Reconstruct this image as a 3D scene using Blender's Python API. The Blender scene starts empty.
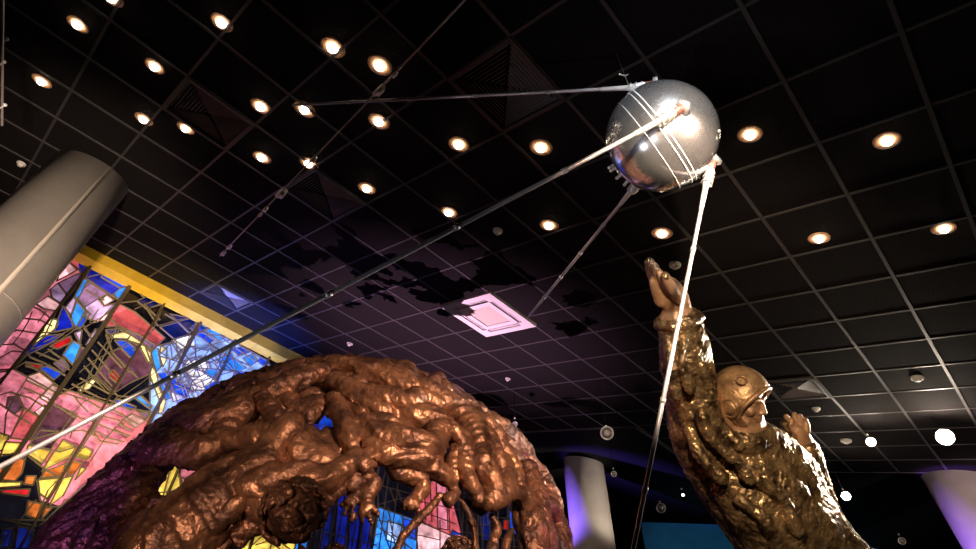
import bpy, bmesh, math, random
from mathutils import Vector, Matrix, noise
random.seed(7)
SC = bpy.context.scene
COL = SC.collection
# ------------------------------------------------------------------ camera
FPX, CX, CY = 577.3, 488.0, 274.5
CAM = Vector((0, 0, 1.6))
RX = Vector((0.99991263, -0.00974156, 0.00893535))
RY = Vector((-0.01321886, -0.73687923, 0.67589516))
RZ = Vector((0.0, 0.67595422, 0.73694362))          # looking direction
RY = RX.cross(-RZ) * -1
RZ.normalize(); RX.normalize(); RY = (-RZ).cross(RX)
cam = bpy.data.objects.new('camera', bpy.data.cameras.new('camera'))
COL.objects.link(cam)
cam.matrix_world = Matrix(((RX.x, RY.x, -RZ.x, CAM.x), (RX.y, RY.y, -RZ.y, CAM.y), (RX.z, RY.z, -RZ.z, CAM.z), (0, 0, 0, 1)))
cam.data.sensor_width = 36; cam.data.lens = FPX / 976 * 36
cam.data.clip_start = .02
SC.camera = cam
# ------------------------------------------------------------------ world, lights, exposure
SC.view_settings.view_transform = 'Standard'; SC.view_settings.look = 'None'
SC.view_settings.exposure = 0.0; SC.view_settings.gamma = 1
w = bpy.data.worlds.new('world'); SC.world = w; w.use_nodes = True
w.node_tree.nodes['Background'].inputs[0].default_value = (.01, .008, .02, 1)
w.node_tree.nodes['Background'].inputs[1].default_value = .05


def cp(px, py, z):                       # a point z metres deep along the view, in world space
    return CAM + RX * ((px - CX) / FPX * z) + RY * ((CY - py) / FPX * z) + RZ * z


def cvec(x, y, z): return RX * x + RY * y + RZ * z


def spot(name, loc, target, energy, color, size=40, blend=.5, rad=.08, col=COL):
    l = bpy.data.lights.new(name, 'SPOT'); l.energy = energy; l.color = color
    l.spot_size = math.radians(size); l.spot_blend = blend; l.shadow_soft_size = rad
    o = bpy.data.objects.new(name, l); col.objects.link(o); o.location = loc
    o.rotation_euler = (Vector(target) - Vector(loc)).to_track_quat('-Z', 'Y').to_euler()
    return o


GC = CAM + Vector((-0.22512221, 0.93102983, 0.28723412)) * 5.6      # centre of the bronze globe
GR = 5.6 * math.sin(math.radians(20.93))
SPH = cp(661.5, 137, 3.06)
# unseen spots for exhibits, columns and ceiling
spot('globe_spot', (1.9, 0.2, 3.5), cp(425, 430, 4.4), 1250, (1, .70, .48), 42, .8, .035)
spot('globe_spot_side', (-1.3, .2, 1.9), cp(285, 500, 4.2), 300, (1, .70, .48), 24, .8, .04)
spot('globe_spot_violet', (-3.6, 1.6, 1.0), cp(150, 440, 4.6), 170, (.62, .25, 1), 46, .6, .08)
spot('globe_spot_magenta', (2.2, 2.4, 1.2), cp(545, 520, 4.8), 420, (.9, .25, .7), 26, .7, .05)
spot('globe_uplight', GC + Vector((-.3, 1.4, -1.0)), cp(445, 335, 8.0), 2200, (1, .58, .86), 66, 1, .015)
spot('glass_blue_uplight', (-3.3, 6.0, 2.8), cp(250, 312, 9.2), 5200, (.05, .12, 1), 30, 1, .03)
spot('frame_wash', (-3.3, 4.3, 1.6), cp(200, 318, 9.4), 1900, (1, .80, .38), 38, 1, .05)
spot('statue_key', (.6, -.6, 3.0), cp(735, 385, 4.4), 900, (1, .76, .50), 46, .5, .05)
spot('statue_rim', cp(990, 400, 6.0), cp(750, 425, 4.6), 1700, (1, .90, .78), 34, .6, .06)
spot('statue_violet', cp(560, 560, 4.2), cp(680, 400, 4.4), 26, (.45, .25, 1), 50, .7, .07)
spot('sphere_spot', (1.1, -1.4, 3.95), SPH, 1700, (.93, .96, 1), 13, .5, .42)
spot('sphere_spot_low', (-.6, .4, 1.9), SPH, 30, (1, .92, .9), 30, .6, .12)
spot('antenna_spot', (-2.4, 1.4, 1.2), cp(440, 235, 2.4), 60, (.95, .92, 1), 34, .8, .05)
spot('column_spot_left', (-1.2, .4, 2.4), cp(60, 225, 6.6), 1900, (1, .78, .58), 34, 1, .10)
spot('column_spot_mid', (4.4, 7.6, 4.0), (2.15, 10.7, 7.0), 2400, (1, .85, .68), 20, .7, .10)
spot('column_blue_mid', (-.3, 9.9, 5.4), (1.75, 10.7, 6.9), 3600, (.22, .12, 1), 40, 1, .05)
spot('column_spot_right', (6.2, 2.0, 3.0), (6.9, 7.7, 5.4), 1900, (1, .74, .74), 20, .8, .10)
spot('column_blue_right', (4.3, 7.4, 3.7), (6.5, 7.7, 5.3), 1700, (.32, .12, 1), 26, .5, .03)
spot('panel_spot', (3.6, 9.5, 5.6), cp(730, 560, 14), 170, (.6, .85, 1), 70, .9, .15)


# ------------------------------------------------------------------ materials
def mat(name, color, rough=.5, metal=0., noise_scale=0, dark=None, bump=0., bump_scale=20., emis=None, estr=0., detail=5., rvar=0.):
    m = bpy.data.materials.new(name); m.use_nodes = True
    nt = m.node_tree; b = nt.nodes['Principled BSDF']
    b.inputs['Base Color'].default_value = (*color, 1); b.inputs['Roughness'].default_value = rough
    b.inputs['Metallic'].default_value = metal
    tc = nt.nodes.new('ShaderNodeTexCoord')
    if noise_scale:
        n = nt.nodes.new('ShaderNodeTexNoise'); n.inputs['Scale'].default_value = noise_scale; n.inputs['Detail'].default_value = detail
        n.inputs['Roughness'].default_value = .65
        nt.links.new(tc.outputs['Object'], n.inputs['Vector'])
        r = nt.nodes.new('ShaderNodeValToRGB'); r.color_ramp.elements[0].position = .38; r.color_ramp.elements[1].position = .64
        r.color_ramp.elements[0].color = (*(dark or color), 1); r.color_ramp.elements[1].color = (*color, 1)
        nt.links.new(n.outputs['Fac'], r.inputs['Fac']); nt.links.new(r.outputs['Color'], b.inputs['Base Color'])
        if rvar:
            mr = nt.nodes.new('ShaderNodeMapRange'); mr.inputs['To Min'].default_value = rough + rvar; mr.inputs['To Max'].default_value = rough - rvar
            mr.inputs['From Min'].default_value = .35; mr.inputs['From Max'].default_value = .65
            nt.links.new(n.outputs['Fac'], mr.inputs['Value']); nt.links.new(mr.outputs[0], b.inputs['Roughness'])
    if bump:
        n = nt.nodes.new('ShaderNodeTexNoise'); n.inputs['Scale'].default_value = bump_scale; n.inputs['Detail'].default_value = 4
        nt.links.new(tc.outputs['Object'], n.inputs['Vector'])
        bp = nt.nodes.new('ShaderNodeBump'); bp.inputs['Strength'].default_value = bump; bp.inputs['Distance'].default_value = .02
        nt.links.new(n.outputs['Fac'], bp.inputs['Height']); nt.links.new(bp.outputs[0], b.inputs['Normal'])
    if emis:
        b.inputs['Emission Color'].default_value = (*emis, 1); b.inputs['Emission Strength'].default_value = estr
    return m


M = dict(
    tile=mat('ceiling_tile', (.0135, .0115, .012), .9, 0, 60, (.008, .0065, .007), .5, 90),
    tbar=mat('ceiling_bar', (.062, .056, .058), .45, .2),
    black=mat('black_paint', (.008, .008, .009), .7),
    vent=mat('vent_metal', (.22, .20, .21), .4, .3),
    white=mat('white_plastic', (.62, .58, .56), .45),
    whitegrille=mat('white_grille', (.5, .44, .36), .6, 0, 0, None, .4, 120),
    bulb=mat('lamp_glass', (1, .9, .8), .3, emis=(1, .82, .62), estr=11),
    brightbulb=mat('bright_lamp_glass', (1, .9, .8), .3, emis=(1, .84, .66), estr=260),
    gold=mat('gilt_frame_paint', (.88, .56, .06), .45, .1, 5, (.74, .44, .04), .12, 30),
    came=mat('lead_came', (.24, .195, .15), .55, .1),
    bar=mat('window_bar', (.13, .095, .07), .45, .3),
    bronze=mat('brown_bronze', (.29, .125, .07), .36, .6, 7, (.06, .026, .02), .8, 34, rvar=.1),
    bronzelight=mat('polished_bronze', (.37, .165, .09), .36, .6, 6, (.10, .042, .028), .6, 30, rvar=.1),
    goldbronze=mat('gilded_bronze', (.62, .40, .20), .32, .75, 8, (.06, .034, .018), .8, 26, rvar=.12),
    skinbronze=mat('smooth_bronze', (.46, .26, .14), .5, .35, 12, (.30, .16, .09), .2, 30),
    goldhelmet=mat('helmet_bronze', (.56, .34, .17), .42, .55, 9, (.22, .12, .06), .4, 40, rvar=.08),
    steel=mat('polished_steel', (.80, .80, .83), .24, .90, 3, (.42, .42, .45), .08, 9, rvar=.10),
    steelseam=mat('steel_seam', (.85, .85, .87), .5, .3),
    rod=mat('antenna_metal', (.56, .53, .57), .34, .5),
    clamp=mat('clamp_metal', (.72, .70, .70), .4, .6),
    insul=mat('copper_sleeve', (.42, .17, .13), .4, .5),
    column=mat('column_metal', (.52, .47, .43), .38, .35, 2.0, (.44, .39, .36), .04, 60),
    seam=mat('column_seam', (.95, .84, .72), .5),
    cable=mat('steel_cable', (.42, .36, .34), .35, .7),
    floor=mat('dark_floor', (.05, .045, .045), .3),
    wall=mat('dark_wall', (.012, .011, .014), .8),
    glow_flange=mat('glow_tinted_flange', (.62, .34, .18), .5),  # orange tint stands in for the warm glow round each bulb
    teal=mat('teal_panel', (.015, .16, .30), .6, 0, .8, (.01, .10, .2)),
)


for k_, v_ in (('tile', .06), ('black', .05), ('wall', .05), ('tbar', .3)): M[k_].node_tree.nodes['Principled BSDF'].inputs['Specular IOR Level'].default_value = v_
_b = M['steel'].node_tree.nodes['Principled BSDF']; _b.inputs['Coat Weight'].default_value = .9; _b.inputs['Coat Roughness'].default_value = .04; _b.inputs['Coat IOR'].default_value = 2.2


# ------------------------------------------------------------------ object helpers
def tag(o, label=None, cat=None, group=None, kind=None):
    if label: o['label'] = label
    if cat: o['category'] = cat
    if group: o['group'] = group
    if kind: o['kind'] = kind
    return o


def empty(name, loc=(0, 0, 0)):
    o = bpy.data.objects.new(name, None); COL.objects.link(o); o.location = loc; o.empty_display_size = .1
    bpy.context.view_layer.update()
    return o


def mkobj(name, bm, m, parent=None, smooth=True):
    """vertices are given in world space; the object's origin sits at its parent's location"""
    me = bpy.data.meshes.new(name)
    q = parent
    while q and '_o' not in q: q = q.parent
    off = Vector(q['_o']) if q else Vector((0, 0, 0))
    bmesh.ops.recalc_face_normals(bm, faces=bm.faces)
    if off.length: bmesh.ops.translate(bm, verts=bm.verts, vec=-off)
    bm.to_mesh(me); bm.free()
    for mm in (m if isinstance(m, (list, tuple)) else [m]): me.materials.append(mm)
    if smooth:
        for p in me.polygons: p.use_smooth = True
    o = bpy.data.objects.new(name, me); COL.objects.link(o)
    if parent: o.parent = parent
    return o


def thing(name, loc, label, cat, group=None):
    o = empty(name, loc); o['_o'] = list(loc)
    return tag(o, label, cat, group)


def frame(d):
    d = d.normalized(); a = Vector((0, 0, 1)) if abs(d.z) < .9 else Vector((1, 0, 0))
    u = d.cross(a).normalized(); return u, d.cross(u).normalized()


def tube(bm, pts, radii, n=12, cap=True):
    """round-ended tube through pts"""
    pts = [Vector(p) for p in pts]
    rings = []
    prevu = None
    for i, p in enumerate(pts):
        d = (pts[min(i + 1, len(pts) - 1)] - pts[max(i - 1, 0)])
        if d.length < 1e-7: d = Vector((0, 0, 1))
        d.normalize()
        if prevu is None: u, v = frame(d)
        else:
            u = (prevu - d * prevu.dot(d)).normalized(); v = d.cross(u)
        prevu = u
        rings.append((p, d, u, v, radii[i]))
    seq = []
    if cap:
        p, d, u, v, r = rings[0]
        for k in (.95, .7, .4): seq.append((p - d * r * k, u, v, r * math.sqrt(1 - k * k)))
    for p, d, u, v, r in rings: seq.append((p, u, v, r))
    if cap:
        p, d, u, v, r = rings[-1]
        for k in (.4, .7, .95): seq.append((p + d * r * k, u, v, r * math.sqrt(1 - k * k)))
    vs = [[bm.verts.new(p + u * (math.cos(t * 2 * math.pi / n) * r) + v * (math.sin(t * 2 * math.pi / n) * r)) for t in range(n)] for p, u, v, r in seq]
    for a, b in zip(vs, vs[1:]):
        for t in range(n): bm.faces.new((a[t], a[(t + 1) % n], b[(t + 1) % n], b[t]))
    bm.faces.new(vs[0][::-1]); bm.faces.new(vs[-1])


def smoothpath(P, sub=4):
    """Catmull-Rom through tuples (any length)"""
    out = []
    n = len(P)
    for i in range(n - 1):
        p0, p1, p2, p3 = P[max(i - 1, 0)], P[i], P[i + 1], P[min(i + 2, n - 1)]
        for s in range(sub):
            t = s / sub
            out.append(tuple(.5 * (2 * b + (c - a) * t + (2 * a - 5 * b + 4 * c - d) * t * t + (3 * b - a - 3 * c + d) * t ** 3) for a, b, c, d in zip(p0, p1, p2, p3)))
    out.append(tuple(P[-1])); return out


def ball(bm, c, r, seg=12, ax=None):
    """ball or ellipsoid: r a number or (a, b, c) along the axes in ax"""
    res = bmesh.ops.create_uvsphere(bm, u_segments=seg, v_segments=max(6, seg // 2 + 2), radius=1)
    rr = (r, r, r) if isinstance(r, (int, float)) else r
    for v in res['verts']:
        q = v.co.copy()
        if ax: v.co = Vector(c) + ax[0] * (q.x * rr[0]) + ax[1] * (q.y * rr[1]) + ax[2] * (q.z * rr[2])
        else: v.co = Vector(c) + Vector((q.x * rr[0], q.y * rr[1], q.z * rr[2]))


def box(bm, o, ex, ey, ez):
    """box from centre o and half-extent vectors"""
    vs = [bm.verts.new(o + ex * a + ey * b + ez * c) for a in (-1, 1) for b in (-1, 1) for c in (-1, 1)]
    for f in ((0, 1, 3, 2), (4, 6, 7, 5), (0, 4, 5, 1), (2, 3, 7, 6), (0, 2, 6, 4), (1, 5, 7, 3)):
        bm.faces.new([vs[i] for i in f])


def disc(bm, c, n, r, h, seg=24, r2=None):
    """closed cylinder from c along n*h"""
    n = n.normalized(); u, v = frame(n); r2 = r if r2 is None else r2
    a = [bm.verts.new(c + (u * math.cos(t * 2 * math.pi / seg) + v * math.sin(t * 2 * math.pi / seg)) * r) for t in range(seg)]
    b = [bm.verts.new(c + n * h + (u * math.cos(t * 2 * math.pi / seg) + v * math.sin(t * 2 * math.pi / seg)) * r2) for t in range(seg)]
    for t in range(seg): bm.faces.new((a[t], a[(t + 1) % seg], b[(t + 1) % seg], b[t]))
    bm.faces.new(a[::-1]); bm.faces.new(b)


def ring(bm, c, n, R, r, seg=32, k=8, squash=1.0):
    n = n.normalized(); u, v = frame(n); L = []
    for t in range(seg):
        a = t * 2 * math.pi / seg; d = u * math.cos(a) + v * math.sin(a)
        L.append([bm.verts.new(c + d * (R + r * math.cos(q * 2 * math.pi / k)) + n * (r * squash * math.sin(q * 2 * math.pi / k))) for q in range(k)])
    for t in range(seg):
        A, B = L[t], L[(t + 1) % seg]
        for q in range(k): bm.faces.new((A[q], A[(q + 1) % k], B[(q + 1) % k], B[q]))


def remesh(o, voxel, disp=(), smooth=0):
    m = o.modifiers.new('remesh', 'REMESH'); m.mode = 'VOXEL'; m.voxel_size = voxel; m.use_smooth_shade = True
    if smooth:
        s = o.modifiers.new('smooth', 'SMOOTH'); s.iterations = smooth; s.factor = .5
    for i, (size, strength, kind) in enumerate(disp):
        t = bpy.data.textures.new(o.name + '_relief_%d' % i, kind)
        if kind == 'CLOUDS': t.noise_scale = size; t.noise_depth = 2
        if kind == 'MUSGRAVE': t.noise_scale = size
        if kind == 'MARBLE': t.noise_scale = size; t.turbulence = 8
        d = o.modifiers.new('relief', 'DISPLACE'); d.texture = t; d.strength = strength; d.mid_level = .5
        d.texture_coords = 'LOCAL'
    return o


def bake(o, voxel, fn, smooth=1):
    """fuse the pieces into one skin and work its relief: fn(world point) gives the height in metres"""
    remesh(o, voxel, (), smooth)
    bpy.context.view_layer.update()
    dg = bpy.context.evaluated_depsgraph_get()
    me = bpy.data.meshes.new_from_object(o.evaluated_get(dg))
    me.materials.clear()
    for m_ in o.data.materials: me.materials.append(m_)
    o.modifiers.clear(); o.data = me
    q = o
    while q and '_o' not in q: q = q.parent
    off = Vector(q['_o'])
    nr = [v.normal.copy() for v in me.vertices]
    for v, n in zip(me.vertices, nr): v.co += n * fn(v.co + off)
    for p in me.polygons: p.use_smooth = True
    me.update()
    return o


def ridge(p, f): return 1 - 2 * abs(noise.noise(p * f))


# ------------------------------------------------------------------ room: sloping black ceiling on a 0.6 m grid
T = .6
XC = Vector((0.71226244, -0.61769509, -0.33336916)); YC = Vector((0.67394605, 0.73455836, 0.07887164)); NC = Vector((0.19616048, -0.28085014, 0.93949149))
XC.normalize(); YC = (YC - XC * YC.dot(XC)).normalized(); NC = XC.cross(YC)
if NC.z < 0: NC = -NC
O0 = CAM + Vector((2.59549929, 2.3722683, 3.49737865))


def G(u, v, down=0.): return O0 + XC * (u * T) + YC * (v * T) - NC * down


def onc(px, py):
    d = cp(px, py, 1) - CAM; return CAM + d * ((O0 - CAM).dot(NC) / d.dot(NC))


def guv(px, py):
    q = onc(px, py) - O0; return q.dot(XC) / T, q.dot(YC) / T


U0, U1, V0, V1, VE = -15, 9, -16, 11, 7        # the tiles left of column -7 stop at row 7
bm = bmesh.new()


def quad(bm, *P):
    return bm.faces.new([bm.verts.new(p) for p in P])


HOLES = {(-7, -6), (-7, -4), (-3, -4), (-13, -3), (-3, 5)}
for u in range(U0, U1):
    for v in range(V0, V1):
        if (u, v) in HOLES or (u < -7 and v >= VE): continue
        quad(bm, G(u, v), G(u + 1, v), G(u + 1, v + 1), G(u, v + 1))
for u, v in HOLES:        # dark duct box above each diffuser
    quad(bm, G(u, v, -.25), G(u + 1, v, -.25), G(u + 1, v + 1, -.25), G(u, v + 1, -.25))
    for a, b in (((u, v), (u + 1, v)), ((u + 1, v), (u + 1, v + 1)), ((u + 1, v + 1), (u, v + 1)), ((u, v + 1), (u, v))):
        quad(bm, G(*a), G(*b), G(*b, -.25), G(*a, -.25))
tag(mkobj('ceiling', bm, M['tile'], smooth=False), kind='structure')
bm = bmesh.new()
wb = .013
for u in range(U0, U1 + 1):
    ve = VE if u < -7 else V1
    box(bm, G(u, (V0 + ve) / 2, .004), XC * wb, YC * ((ve - V0) * T / 2), NC * .006)
for v in range(V0, V1 + 1):
    us = U0 if v <= VE else -7
    for u in range(us, U1): box(bm, G(u + .5, v, .003), XC * (T / 2 - wb), YC * wb * .8, NC * .005)
tag(mkobj('trim_1', bm, M['tbar'], smooth=False), kind='structure')
bm = bmesh.new()           # plain black upper soffit behind the tiled field
box(bm, G((-15 - 7) / 2, (7 + 24) / 2, -.16), XC * (4 * T), YC * (8.5 * T), NC * .05)
box(bm, G((-7 + 9) / 2, (11 + 24) / 2, -.16), XC * (8 * T), YC * (6.5 * T), NC * .05)
tag(mkobj('ceiling_soffit', bm, M['black'], smooth=False), kind='structure')
bpy.data.objects['ceiling_soffit'].name = 'trim_2'
bm = bmesh.new()           # pale metal edge strip of the tiled field
box(bm, G(-7.06, 9.0, .0), XC * .02, YC * (2 * T), NC * .035)
box(bm, G(-10, 7.03, .0), XC * (3 * T), YC * .012, NC * .02)
tag(mkobj('trim_3', bm, M['tbar'], smooth=False), kind='structure')
# floor and dark walls
bm = bmesh.new(); box(bm, Vector((0, 4, -.05)), Vector((13, 0, 0)), Vector((0, 14, 0)), Vector((0, 0, .05)))
tag(mkobj('floor', bm, M['floor'], smooth=False), kind='structure')
for nm, c, ex, ey, ez in (('wall_back', (0, 18, 5), (13, 0, 0), (0, .05, 0), (0, 0, 5)), ('wall_right', (13, 4, 5), (.05, 0, 0), (0, 14, 0), (0, 0, 5)),
                          ('wall_left', (-13, 4, 5), (.05, 0, 0), (0, 14, 0), (0, 0, 5)), ('wall_front', (0, -10, 5), (13, 0, 0), (0, .05, 0), (0, 0, 5))):
    bm = bmesh.new(); box(bm, Vector(c), Vector(ex), Vector(ey), Vector(ez)); tag(mkobj(nm, bm, M['wall'], smooth=False), kind='structure')


# ------------------------------------------------------------------ stained glass wall
def unit(v): return v.normalized()


WP = onc(80, 250); WH = onc(288, 355) - WP; WH.z = 0; WH.normalize(); WN = WH.cross(Vector((0, 0, 1)))     # WN faces the room
if WN.dot(CAM - WP) < 0: WN = -WN
UP = Vector((0, 0, 1))


def onw(px, py, off=0.):
    d = cp(px, py, 1) - CAM; return CAM + d * ((WP + WN * off - CAM).dot(WN) / d.dot(WN))


def wst(px, py):
    q = onw(px, py) - WP; return q.dot(WH), q.z


def WPT(s, z, off=0.): return WP + WH * s + UP * z + WN * off


c_ = dict(P=(.62, .17, .24), LP=(.85, .45, .48), SA=(.55, .09, .11), M=(.22, .11, .22), LM=(.45, .28, .50), DB=(.004, .012, .33), B=(.01, .06, .62), SB=(.03, .24, .85),
          WB=(.30, .48, .95), W=(.95, .97, 1.0), R=(.38, .008, .012), D=(.003, .003, .006), PL=(.085, .03, .05), NV=(.003, .008, .10), Y=(.72, .50, .09), C=(.88, .72, .32), O=(.42, .10, .02))
R_ = [
 ('P', [(76,252),(88,266),(60,303),(45,335),(5,375),(-30,405),(-30,300)]),
 ('P', [(-30,372),(13,369),(26,362),(40,372),(60,388),(90,397),(112,405),(150,412),(168,415),(150,440),(60,520),(-30,520)]),
 ('SA', [(76,252),(89,265),(79,270),(69,262)]), ('DB', [(78,253),(94,262),(83,274),(79,270),(89,265)]),
 ('LP', [(60,269),(69,262),(77,270),(57,281)]),
 ('M', [(80,273),(83,276),(74,290),(68,297),(58,283)]), ('LM', [(50,290),(58,283),(68,297),(62,304),(52,298)]), ('LP', [(36,304),(48,296),(62,305),(56,311),(44,309)]),
 ('DB', [(94,263),(131,282),(119,300),(85,278)]), ('SB', [(129,286),(119,300),(113,294),(121,288)]), ('B', [(104,273),(128,286),(120,288),(101,277)]),
 ('M', [(88,281),(108,294),(98,299),(85,307),(78,298)]), ('SB', [(84,278),(88,280),(78,299),(74,297)]),
 ('LM', [(74,297),(77,301),(70,318),(65,308)]), ('SB', [(76,300),(86,312),(76,328),(70,318)]), ('B', [(86,310),(90,314),(80,329),(77,326)]),
 ('LP', [(107,295),(114,300),(104,306),(101,300)]), ('LM', [(98,299),(104,306),(117,303),(98,322),(86,318),(85,307)]), ('LP', [(84,328),(110,312),(112,318),(90,335)]),
 ('D', [(74,330),(84,326),(92,340),(110,318),(118,326),(95,375),(60,395),(13,369),(30,350),(60,340)]),
 ('DB', [(63,306),(71,315),(73,328),(54,332),(58,319)]), ('DB', [(64,334),(44,347),(27,355),(13,369),(30,345),(42,336)]),
 ('C', [(50,318),(58,320),(57,327),(45,337),(33,345),(41,333)]),
 ('R', [(70,336),(72,342),(58,349),(50,346)]), ('SB', [(73,341),(81,345),(73,365),(63,355)]), ('M', [(54,363),(63,358),(69,367),(64,372)]),
 ('R', [(26,362),(43,365),(38,369),(26,366)]), ('B', [(39,368),(47,366),(62,373),(54,380)]), ('LM', [(75,333),(82,330),(80,344)]), ('LM', [(86,344),(95,329),(99,331),(89,346)]),
 ('PL', [(81,347),(88,350),(80,362),(76,360)]),
 ('SA', [(117,303),(135,312),(165,338),(157,346),(140,335),(118,326),(106,327)]),
 ('D', [(131,282),(165,300),(150,312),(135,309),(119,302)]),
 ('NV', [(137,301),(150,295),(163,303),(147,309)]), ('NV', [(147,309),(163,304),(156,316)]), ('D', [(163,303),(182,313),(178,318),(158,326),(140,312)]),
 ('NV', [(170,314),(190,318),(178,322)]), ('NV', [(178,322),(190,318),(198,321),(190,333)]), ('NV', [(160,327),(178,322),(190,334),(174,339)]),
 ('B', [(174,340),(190,334),(185,348)]), ('B', [(190,328),(198,321),(194,331)]),
 ('D', [(95,375),(112,352),(106,335),(118,326),(100,352),(80,395),(110,405),(118,396)]),
 ('PL', [(112,352),(130,341),(145,346),(152,365),(150,374),(130,383),(113,394),(95,377)]), ('M', [(120,328),(140,335),(157,346),(152,350),(143,343),(131,335)]),
 ('R', [(109,371),(114,370),(121,379),(117,383),(110,377)]),
 ('C', [(110,335),(124,332),(131,335),(127,339),(112,338)]), ('C', [(131,335),(142,342),(140,346),(127,340)]), ('C', [(142,342),(151,353),(152,362),(148,362),(140,347)]),
 ('B', [(115,340),(127,341),(136,349),(132,359),(121,348)]), ('DB', [(106,330),(120,328),(117,333),(109,334)]), ('C', [(79,388),(92,379),(96,381),(89,389),(79,392)]),
 ('WB', [(157,346),(175,341),(185,347),(194,331),(225,337),(268,361),(275,378),(240,405),(190,425),(150,432),(150,376),(156,372),(151,353)]),
 ('SB', [(152,347),(158,349),(161,367),(156,372),(151,356)]), ('C', [(161,346),(166,348),(167,358),(163,367),(159,355)]), ('SB', [(170,344),(176,343),(178,358),(172,360)]),
 ('C', [(151,364),(156,372),(160,390),(166,400),(163,412),(158,414),(160,402),(150,376)]),
 ('B', [(200,324),(209,328),(197,333)]), ('B', [(196,334),(203,332),(214,340),(209,344)]), ('SB', [(204,331),(212,328),(225,337),(220,341)]), ('B', [(231,349),(241,347),(250,352),(239,356)]),
 ('B', [(257,361),(261,357),(268,361),(263,366)]), ('SB', [(243,358),(252,354),(258,361),(250,366)]), ('SB', [(208,356),(222,352),(217,364)]), ('SB', [(226,362),(234,358),(246,368),(236,373)]),
 ('W', [(183,367),(198,358),(214,364),(219,371),(214,379),(202,388),(190,384)]), ('W', [(168,380),(178,374),(185,398),(173,402)]), ('SB', [(183,374),(188,374),(197,388),(193,393)]),  # white panes paint the hotspot of a light behind the glass
 ('W', [(178,352),(190,345),(196,352),(182,362)]), ('SB', [(190,392),(199,390),(204,396),(196,402)]), ('SB', [(160,385),(166,380),(171,398),(165,400)]),
 ('B', [(113,401),(118,399),(136,407),(131,411)]), ('SB', [(134,397),(138,394),(152,406),(150,409)]), ('LP', [(124,419),(132,414),(146,421),(135,428)]), ('M', [(136,411),(149,413),(147,419)]),
 ('LP', [(28,376),(40,372),(54,383),(46,390),(26,380)]), ('LP', [(60,388),(50,404),(40,398),(52,385)]), ('PL', [(8,397),(18,396),(24,408),(14,414),(6,408)]), ('PL', [(53,403),(76,418),(66,430),(30,440)]),
 ('SA', [(24,408),(39,417),(26,440),(10,438)]), ('LP', [(34,412),(44,405),(47,408),(40,418)]),
 ('PL', [(40,430),(62,432),(50,450),(30,444)]),
 ('D', [(-30,455),(26,454),(46,470),(38,480),(40,500),(48,508),(60,506),(40,525),(90,480),(60,549),(-30,549)]),
 ('Y', [(-10,430),(9,436),(2,450),(-10,456)]), ('Y', [(5,442),(24,443),(18,452),(0,457)]), ('Y', [(28,445),(51,451),(42,464),(26,454)]), ('Y', [(63,440),(76,447),(72,456),(42,471),(50,458)]),
 ('Y', [(79,449),(86,447),(92,451),(90,457),(86,460),(76,457)]), ('Y', [(37,480),(60,478),(47,499),(39,493)]), ('Y', [(63,478),(73,476),(63,496),(49,506)]), ('Y', [(81,467),(86,469),(75,480)]),
 ('Y', [(-5,482),(22,482),(20,486),(-5,488)]), ('O', [(18,456),(25,460),(22,473),(15,481),(2,480)]), ('O', [(-5,470),(13,456),(-2,480)]), ('O', [(43,472),(67,463),(63,476),(41,478)]),
 ('O', [(72,461),(82,463),(74,474),(66,476)]), ('O', [(28,501),(43,504),(36,519),(26,515)]), ('O', [(45,508),(54,506),(41,520)]), ('O', [(26,476),(36,476),(33,485),(24,484)]), ('R', [(0,490),(30,489),(28,496),(2,493)]),
 ('NV', [(2,530),(14,528),(12,545),(0,549)]), ('NV', [(18,526),(34,530),(28,549),(14,549)]),
 # glimpsed through the openings of the globe
 ('DB', [(260,370),(350,370),(350,462),(300,462),(262,420)]), ('SB', [(272,395),(284,392),(292,406),(276,408)]), ('B', [(292,388),(310,384),(318,396),(296,404)]), ('SB', [(300,432),(312,430),(318,446),(302,446)]), ('B', [(316,418),(328,414),(336,424),(322,440)]),
 ('D', [(130,440),(260,440),(260,540),(130,549)]),
 ('Y', [(178,462),(181,490),(156,508),(140,505)]), ('P', [(180,455),(214,455),(198,478),(186,494),(180,476)]), ('Y', [(228,448),(230,462),(206,500),(190,512),(182,500),(210,466)]),
 ('Y', [(238,552),(255,532),(305,520),(298,552)]), ('SB', [(318,474),(326,478),(312,512),(306,552),(294,552),(303,505),(310,488)]),
 ('D', [(322,455),(378,440),(378,515),(372,552),(306,552),(316,508)]),
 ('NB', [(340,470),(350,470),(346,552),(334,552)]), ('NB', [(352,480),(362,482),(358,552),(348,552)]), ('NV', [(326,500),(334,500),(328,552),(318,552)]), ('NB', [(364,490),(374,492),(370,552),(360,552)]),
 ('D', [(376,440),(420,440),(414,520),(377,507)]),
 ('SB', [(378,507),(415,520),(418,552),(372,552)]), ('WB', [(388,520),(402,526),(398,544),(386,540)]), ('B', [(403,518),(415,522),(416,540),(404,536)]),
 ('SA', [(414,488),(440,478),(458,498),(462,532),(452,536),(418,520)]), ('LP', [(418,521),(452,536),(452,552),(416,552)]), ('P', [(436,480),(446,478),(448,530),(438,528)]), ('B', [(452,530),(464,536),(462,552),(450,545)]),
 ('D', [(440,455),(545,455),(545,552),(466,552)]), ('NV', [(480,512),(490,510),(490,540),(482,540)]), ('B', [(509,503),(514,503),(516,534),(510,532)]), ('R', [(504,520),(509,520),(508,530),(503,529)]), ('C', [(514,468),(522,466),(521,478),(515,480)]), ('B', [(515,480),(521,478),(520,492),(516,492)]),
]
c_['NB'] = (.004, .008, .16)
_rn = random.Random(4)          # shards round a white hotspot: backlight glow painted into the pane colours
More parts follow.
